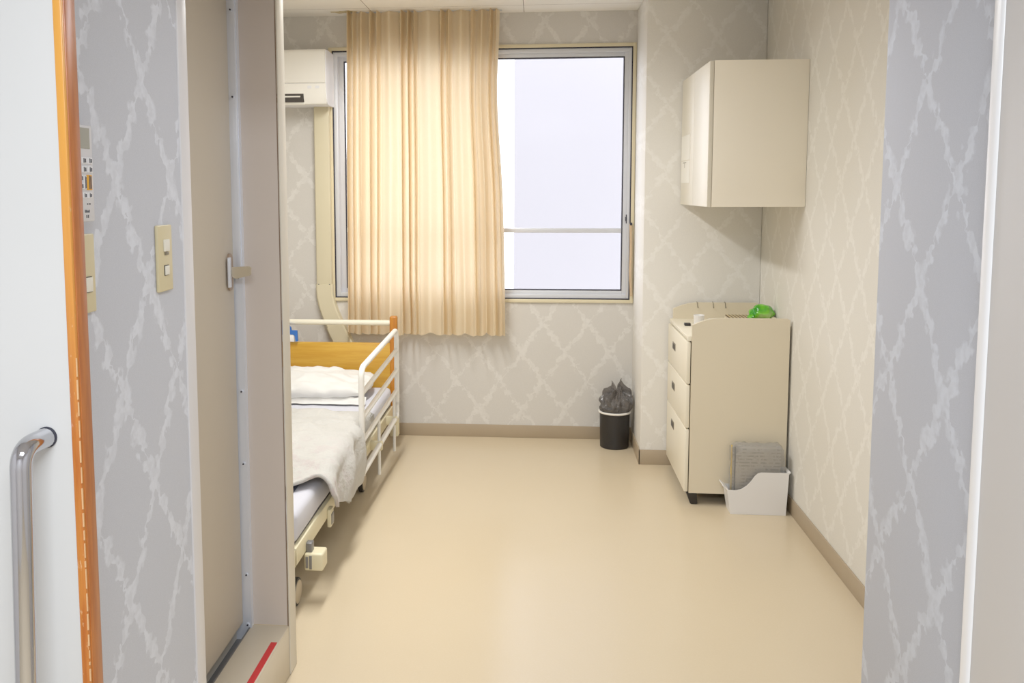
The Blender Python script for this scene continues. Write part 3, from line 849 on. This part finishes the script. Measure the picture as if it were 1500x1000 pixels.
# green bag: a lumpy wrapped bundle with a twisted tail
bm = crumple(1.150, 4.66, .879, .056, .050, .046, 2.0, .15)
t = crumple(1.088, 4.63, .879, .020, .026, .020, 6.0, .3, 3); join(bm, t)
t = crumple(1.112, 4.65, .890, .034, .030, .030, 3.0, .22, 3); join(bm, t)
gb = obj('plastic_bag', bm, 'green', smooth=35, loc=(1.11, 4.66, .879))
tag(gb, 'crumpled bright green plastic bag on the dresser', 'bag')

# ------------------------------------------------------------------ hanging cabinet
cb = thing('wall_cabinet', (1.0, 4.58, 1.47), 'cream wall cabinet hung on the right wall above the dresser', 'cabinet')
cy0, cy1 = 4.1985, 4.975
obj('cabinet_body', B(.793, XR-.001, cy0, cy1, 1.470, 2.136, bev=.002), 'wcab_side', cb)
ym = 4.60
for y0, y1 in ((cy0, ym-.0015), (ym+.0015, cy1)):
    bm = bmesh.new(); box(bm, .772, .791, y0, y1, 1.470, 2.134, .002); obj('door', bm, 'wcab_door', cb)
bm = bmesh.new(); box(bm, .7709, .7719, 4.70, 4.955, 1.585, 1.700)
p1 = obj('paper_note', bm, 'paper', smooth=0, loc=(.771, 4.83, 1.585)); tag(p1, 'lower white paper note taped to the wall cabinet door', 'note')
bm = bmesh.new(); box(bm, .7702, .7708, 4.80, 4.90, 1.690, 1.694); box(bm, .7702, .7708, 4.845, 4.852, 1.665, 1.694); obj('print', bm, 'pull', p1)
bm = bmesh.new(); box(bm, .7709, .7719, 4.705, 4.96, 1.706, 1.835)
p2 = obj('paper_note', bm, 'paper', smooth=0, loc=(.771, 4.83, 1.706)); tag(p2, 'upper white paper note taped to the wall cabinet door', 'note')
# ------------------------------------------------------------------ bin
bn = thing('waste_bin', (.462, 5.33, 0), 'black round waste bin with white rim by the wall column', 'bin')
bm = bmesh.new(); lathe(bm, [(0, 0), (.082, 0), (.086, .004), (.090, .215), (.088, .217), (.086, .215), (.082, .010), (0, .010)], .462, 5.33, 40)
obj('body', bm, 'bin', bn)
bm = bmesh.new(); tube(bm, [(.462+.093*math.cos(2*PI*i/40), 5.33+.093*math.sin(2*PI*i/40), .218) for i in range(40)], .0065, 10, True)
obj('rim_ring', bm, 'rim', bn)
bm = bmesh.new()
rows = []
random.seed(5)
for j in range(34):
    t = j/33; row = []
    for i in range(96):
        a = 2*PI*i/96; ca, sa = math.cos(a), math.sin(a)
        pk = .5+.5*noise.noise(Vector((ca*1.9+3.3, sa*1.9, .4)))+.35*math.exp(-((a-.35)/.5)**2)+.25*math.exp(-((a-3.6)/.45)**2)
        t2 = smooth_(.3, 1, t)
        r = .081+.016*math.sin(PI*min(1, max(0, (t-.45)/.4)))-.060*smooth_(.72, 1, t)
        z = .04+.17*min(1, t/.45)+max(0, (t-.45)/.55)*(.10+.10*pk)
        k = noise.noise(Vector((ca*2.5, sa*2.5, t*5)))
        k2 = noise.noise(Vector((ca*6, sa*6, t*11)))
        m = smooth_(.45, .65, t)
        r += (.030*k+.016*k2)*m
        if t < .5: r = min(r, .0795)
        r = max(.008, r)
        zz = z+(.02*k+.012*k2)*m
        row.append(bm.verts.new((min(.565, .462+.012*m+r*1.05*ca if m > 0 else .462+r*ca), 5.33+r*sa, zz)))
    rows.append(row)
for j in range(33):
    for i in range(96): bm.faces.new((rows[j][i], rows[j][(i+1) % 96], rows[j+1][(i+1) % 96], rows[j+1][i]))
tag(obj('bin_liner', bm, 'liner', smooth=50, loc=(.462, 5.33, .05)), 'smoky clear plastic liner bag puffed out of the black bin', 'bag')

# ------------------------------------------------------------------ file box and magazines
fb = thing('file_box', (1.05, 4.275, 0), 'white plastic file box with scooped side on the floor by dresser', 'box')
fy0, fy1 = 4.226, 4.322
sp = [(.918, .0), (.900, .128), (.884, .140), (.888, .146), (.905, .138), (.925, .126), (.945, .122), (.97, .128), (.995, .143), (1.015, .166), (1.03, .19), (1.045, .205), (1.06, .210), (1.188, .210), (1.198, .216), (1.196, .200), (1.186, .0)]
sp = [(.922, .0005), (.903, .120), (.925, .119), (.945, .118), (.97, .125), (.995, .142), (1.015, .165), (1.03, .188), (1.045, .203), (1.06, .208), (1.190, .208), (1.180, .0005)]
for y in (fy0, fy1-.003):
    bm = bmesh.new(); prism(bm, sp, 'y', y, y+.003); obj('side_wall', bm, 'white_pl', fb, 20)
bm = bmesh.new()
prism(bm, [(.9222, .0007), (.9032, .119), (.884, .136), (.886, .140), (.908, .124), (.926, .0007)], 'y', fy0+.0028, fy1-.0028); obj('front_wall', bm, 'white_pl', fb, 30)
bm = bmesh.new()
prism(bm, [(1.177, .0005), (1.187, .205), (1.197, .213), (1.198, .208), (1.1895, .200), (1.1795, .0007)], 'y', fy0+.0028, fy1-.0028); obj('back_wall', bm, 'white_pl', fb, 30)
obj('bottom', B(.925, 1.178, fy0+.003, fy1-.003, .001, .004), 'white_pl', fb)
# a bundle: three magazines, then a plastic wrap holding them
ms = [('magazine', 4.262, 4.276, .944, 1.160, .318, 'news', 'front grey printed magazine standing in the white file box'),
      ('magazine', 4.279, 4.291, .931, 1.160, .322, 'spine_y', 'middle magazine with yellow spine standing in the white file box'),
      ('magazine', 4.294, 4.306, .938, 1.165, .316, 'news', 'rear magazine against the dresser in the white file box')]
for nm, y0, y1, x0, x1, zt, mat, lab in ms:
    bm = bmesh.new(); box(bm, x0+.004, x1, y0, y1, .006, zt, .002)
    o = obj(nm, bm, 'news', loc=((x0+x1)/2, (y0+y1)/2, .006)); tag(o, lab, 'magazine', 'magazines in the file box')
    bm = bmesh.new(); box(bm, x0, x0+.0045, y0-.0005, y1+.0005, .006, zt, .001)
    s = obj('spine', bm, 'spine_k' if mat == 'news' and y0 < 4.27 else ('spine_y' if mat == 'spine_y' else 'paper'), o)
bm = bmesh.new(); rows = []
for j in range(15):
    t = j/14; row = []
    for i in range(64):
        s = i/64; L = 2*(.26+.06); d = s*L
        # rectangle path around the stack
        if d < .26: x, y = .929+d*.95, 4.254
        elif d < .32: x, y = 1.175, 4.254+(d-.26)
        elif d < .58: x, y = 1.175-(d-.32)*.95, 4.314
        else: x, y = .929, 4.314-(d-.58)
        z = .03+t*.305
        n = .006*noise.noise(Vector((x*30, y*30, z*30)))
        cx_, cy_ = 1.052, 4.284
        f = 1 if t < .93 else .80
        yy = cy_+(y-cy_)*(f if t < .93 else .45)+n*.6
        xx = cx_+(x-cx_)*(1.0+.03*math.sin(t*9+s*6)*t)*f+n
        row.append(bm.verts.new((min(1.186, max(.928, xx)), min(4.3165, max(4.2305 if t < .6 else 4.2305, yy)), z+n)))
    rows.append(row)
for j in range(14):
    for i in range(64): bm.faces.new((rows[j][i], rows[j][(i+1) % 64], rows[j+1][(i+1) % 64], rows[j+1][i]))
bm.faces.new(rows[-1])
tag(obj('plastic_wrap', bm, 'wrap', smooth=60, loc=(1.045, 4.284, .03)), 'clear crinkled plastic wrap around the magazines in the file box', 'wrap')

# ------------------------------------------------------------------ switches and remote on the entry wall
rm = thing('remote_control', (XL, 1.44, 1.5), 'white air conditioner remote with grey screen on the entry wall', 'remote control')
ry0, ry1 = 1.395, 1.487
bm = bmesh.new(); box(bm, XL, XL+.020, ry0, ry1, 1.498, 1.662, .003); obj('body', bm, 'remote', rm)
bm = bmesh.new(); box(bm, XL+.0195, XL+.0208, ry0+.008, 1.476, 1.622, 1.657); obj('screen', bm, 'lcd', rm, 0)
def ykey(y0, y1, z0, z1, mat='key', ink=True):
    bm = bmesh.new(); box(bm, XL+.019, XL+.0222, y0, y1, z0, z1, .0008); k = obj('key', bm, mat, rm)
    if ink:
        bm = bmesh.new(); w = y1-y0
        m = min(.004, w*.2)
        box(bm, XL+.0221, XL+.0225, y0+w*.34, y0+w*.52, z0+.0015, z1-.0015); box(bm, XL+.0221, XL+.0225, y0+w*.60, y0+w*.84, z0+.002, z1-.0025)
        obj('key_mark', bm, 'ink', k, 0)
for z in (1.602, 1.587):
    for y in (1.425, 1.4445, 1.4645): ykey(y, y+.0165, z-.0055, z+.0055)
for z in (1.572, 1.559): ykey(1.437, 1.448, z-.0055, z+.0055); ykey(1.425, 1.435, z-.0055, z+.0055)
ykey(1.4495, 1.459, 1.553, 1.577); ykey(1.461, 1.477, 1.552, 1.578, 'key_o')
for y in (1.429, 1.4445, 1.462): ykey(y, y+.014, 1.538, 1.548)
bm = bmesh.new()
for y, w, z in ((1.437, .006, 1.529), (1.437, .004, 1.524), (1.460, .004, 1.527), (1.467, .005, 1.527)): box(bm, XL+.0198, XL+.0203, y, y+w, z, z+.0025)
random.seed(2)
for k in range(5): box(bm, XL+.0198, XL+.0203, 1.452+k*.0034, 1.4545+k*.0034, 1.5135, 1.517+.0015*random.random())
for y in (1.456, 1.4615): box(bm, XL+.0198, XL+.0203, y, y+.003, 1.5045, 1.5095)
obj('print', bm, 'ink', rm, 0)

def plate(y0, y1, z0, z1, label, group=None):
    o = thing('switch_plate', (XL, (y0+y1)/2, z0), label, 'light switch', group)
    bm = bmesh.new(); box(bm, XL, XL+.008, y0, y1, z0, z1, .003, 3); obj('plate', bm, 'plate', o); return o
s = plate(1.43, 1.503, 1.338, 1.476, 'ivory switch plate below the remote, half hidden by the sliding door')
obj('frame', boxes((XL+.0078, XL+.0092, 1.462, 1.487, 1.374, 1.402)), 'dark_gap', s)
obj('rocker', B(XL+.008, XL+.012, 1.4635, 1.4855, 1.3755, 1.4005, bev=.001), 'plate_w', s)
s = plate(1.766, 1.836, 1.340, 1.479, 'ivory plate with two white switches beside the washroom door trim')
obj('switch', B(XL+.008, XL+.0125, 1.790, 1.814, 1.424, 1.449, bev=.001), 'plate_w', s)
bm = B(XL+.008, XL+.0115, 1.795, 1.810, 1.4165, 1.4225, bev=.0005); obj('lamp_dot', bm, 'pull', s)
obj('frame', boxes((XL+.0078, XL+.0092, 1.791, 1.812, 1.373, 1.395)), 'dark_gap', s)
obj('switch', B(XL+.008, XL+.012, 1.7925, 1.8105, 1.3745, 1.3935, bev=.001), 'plate_w', s)

# ------------------------------------------------------------------ tape scraps on the ceiling
bm = bmesh.new()
for a, l, w in ((.05, .16, .016), (-.55, .11, .02), (.6, .07, .02)):
    t = bmesh.new(); bmesh.ops.create_cube(t, size=1)
    for v in t.verts: v.co = Vector((v.co.x*l, v.co.y*w*2, v.co.z*.0006))
    join(bm, t, Matrix.Translation((-1.172, 5.36, ZC-.0008-abs(a)*.0008)) @ Matrix.Rotation(a, 4, 'Z'))
tag(obj('tape_scrap', bm, 'tape_pale', smooth=0, loc=(-1.172, 5.36, ZC)), 'yellowed tape scraps stuck on the ceiling above the curtain end', 'tape')

# ------------------------------------------------------------------ lights
def area(name, loc, sx, sy, power, col, spread=180, rot=(0, 0, 0)):
    l = bpy.data.lights.new(name, 'AREA'); l.shape = 'RECTANGLE'; l.size = sx; l.size_y = sy
    l.energy = power; l.color = col; l.spread = math.radians(spread)
    o = bpy.data.objects.new(name, l); COL.objects.link(o); o.location = loc; o.rotation_euler = rot; return o
area('room_lamp', (-.80, 3.75, ZC-.04), .20, 1.7, 46, (1, .985, .95), 166)
area('passage_fill', (.05, 2.3, 2.18), .5, .3, 5.5, (.95, .96, 1.0))  # added fill light without a fixture, brightens cabinet fronts and entry walls
area('corridor_lamp', (0, -.3, 2.46), 1.2, .5, 63, (.87, .935, 1.0))
w = bpy.data.worlds.new('overcast'); sc.world = w; w.use_nodes = True
bg = w.node_tree.nodes['Background']
bg.inputs[0].default_value = (.93, .95, 1.0, 1); bg.inputs[1].default_value = 5.0

# ------------------------------------------------------------------ camera
f, px, py, h = 1300.0, 676.0, 402.0, 1.55
K = lambda u, v: Vector(((u-px)/f, (v-py)/f, 1))
down = K(712, 14090).normalized()
fw = K(790, 280); fw = (fw-down*fw.dot(down)).normalized()
rt = down.cross(fw)
rows = [Vector((rt[i], fw[i], -down[i])) for i in range(3)]   # camera x, y(down), z(forward) in world axes
mx = Matrix(((rows[0].x, -rows[1].x, -rows[2].x, 0), (rows[0].y, -rows[1].y, -rows[2].y, 0), (rows[0].z, -rows[1].z, -rows[2].z, h), (0, 0, 0, 1)))
cam = bpy.data.cameras.new('camera'); co = bpy.data.objects.new('camera', cam); COL.objects.link(co)
co.matrix_world = mx
cam.sensor_width = 36; cam.lens = f/1500*36
cam.shift_x = (750-px)/1500; cam.shift_y = (py-500)/1500
cam.clip_start = .05
sc.camera = co
sc.view_settings.view_transform = 'Standard'
sc.view_settings.look = 'None'
sc.view_settings.exposure = 0
sc.view_settings.gamma = 1.18
sc.cycles.use_denoising = True
sc.cycles.max_bounces = 10
sc.cycles.transparent_max_bounces = 16
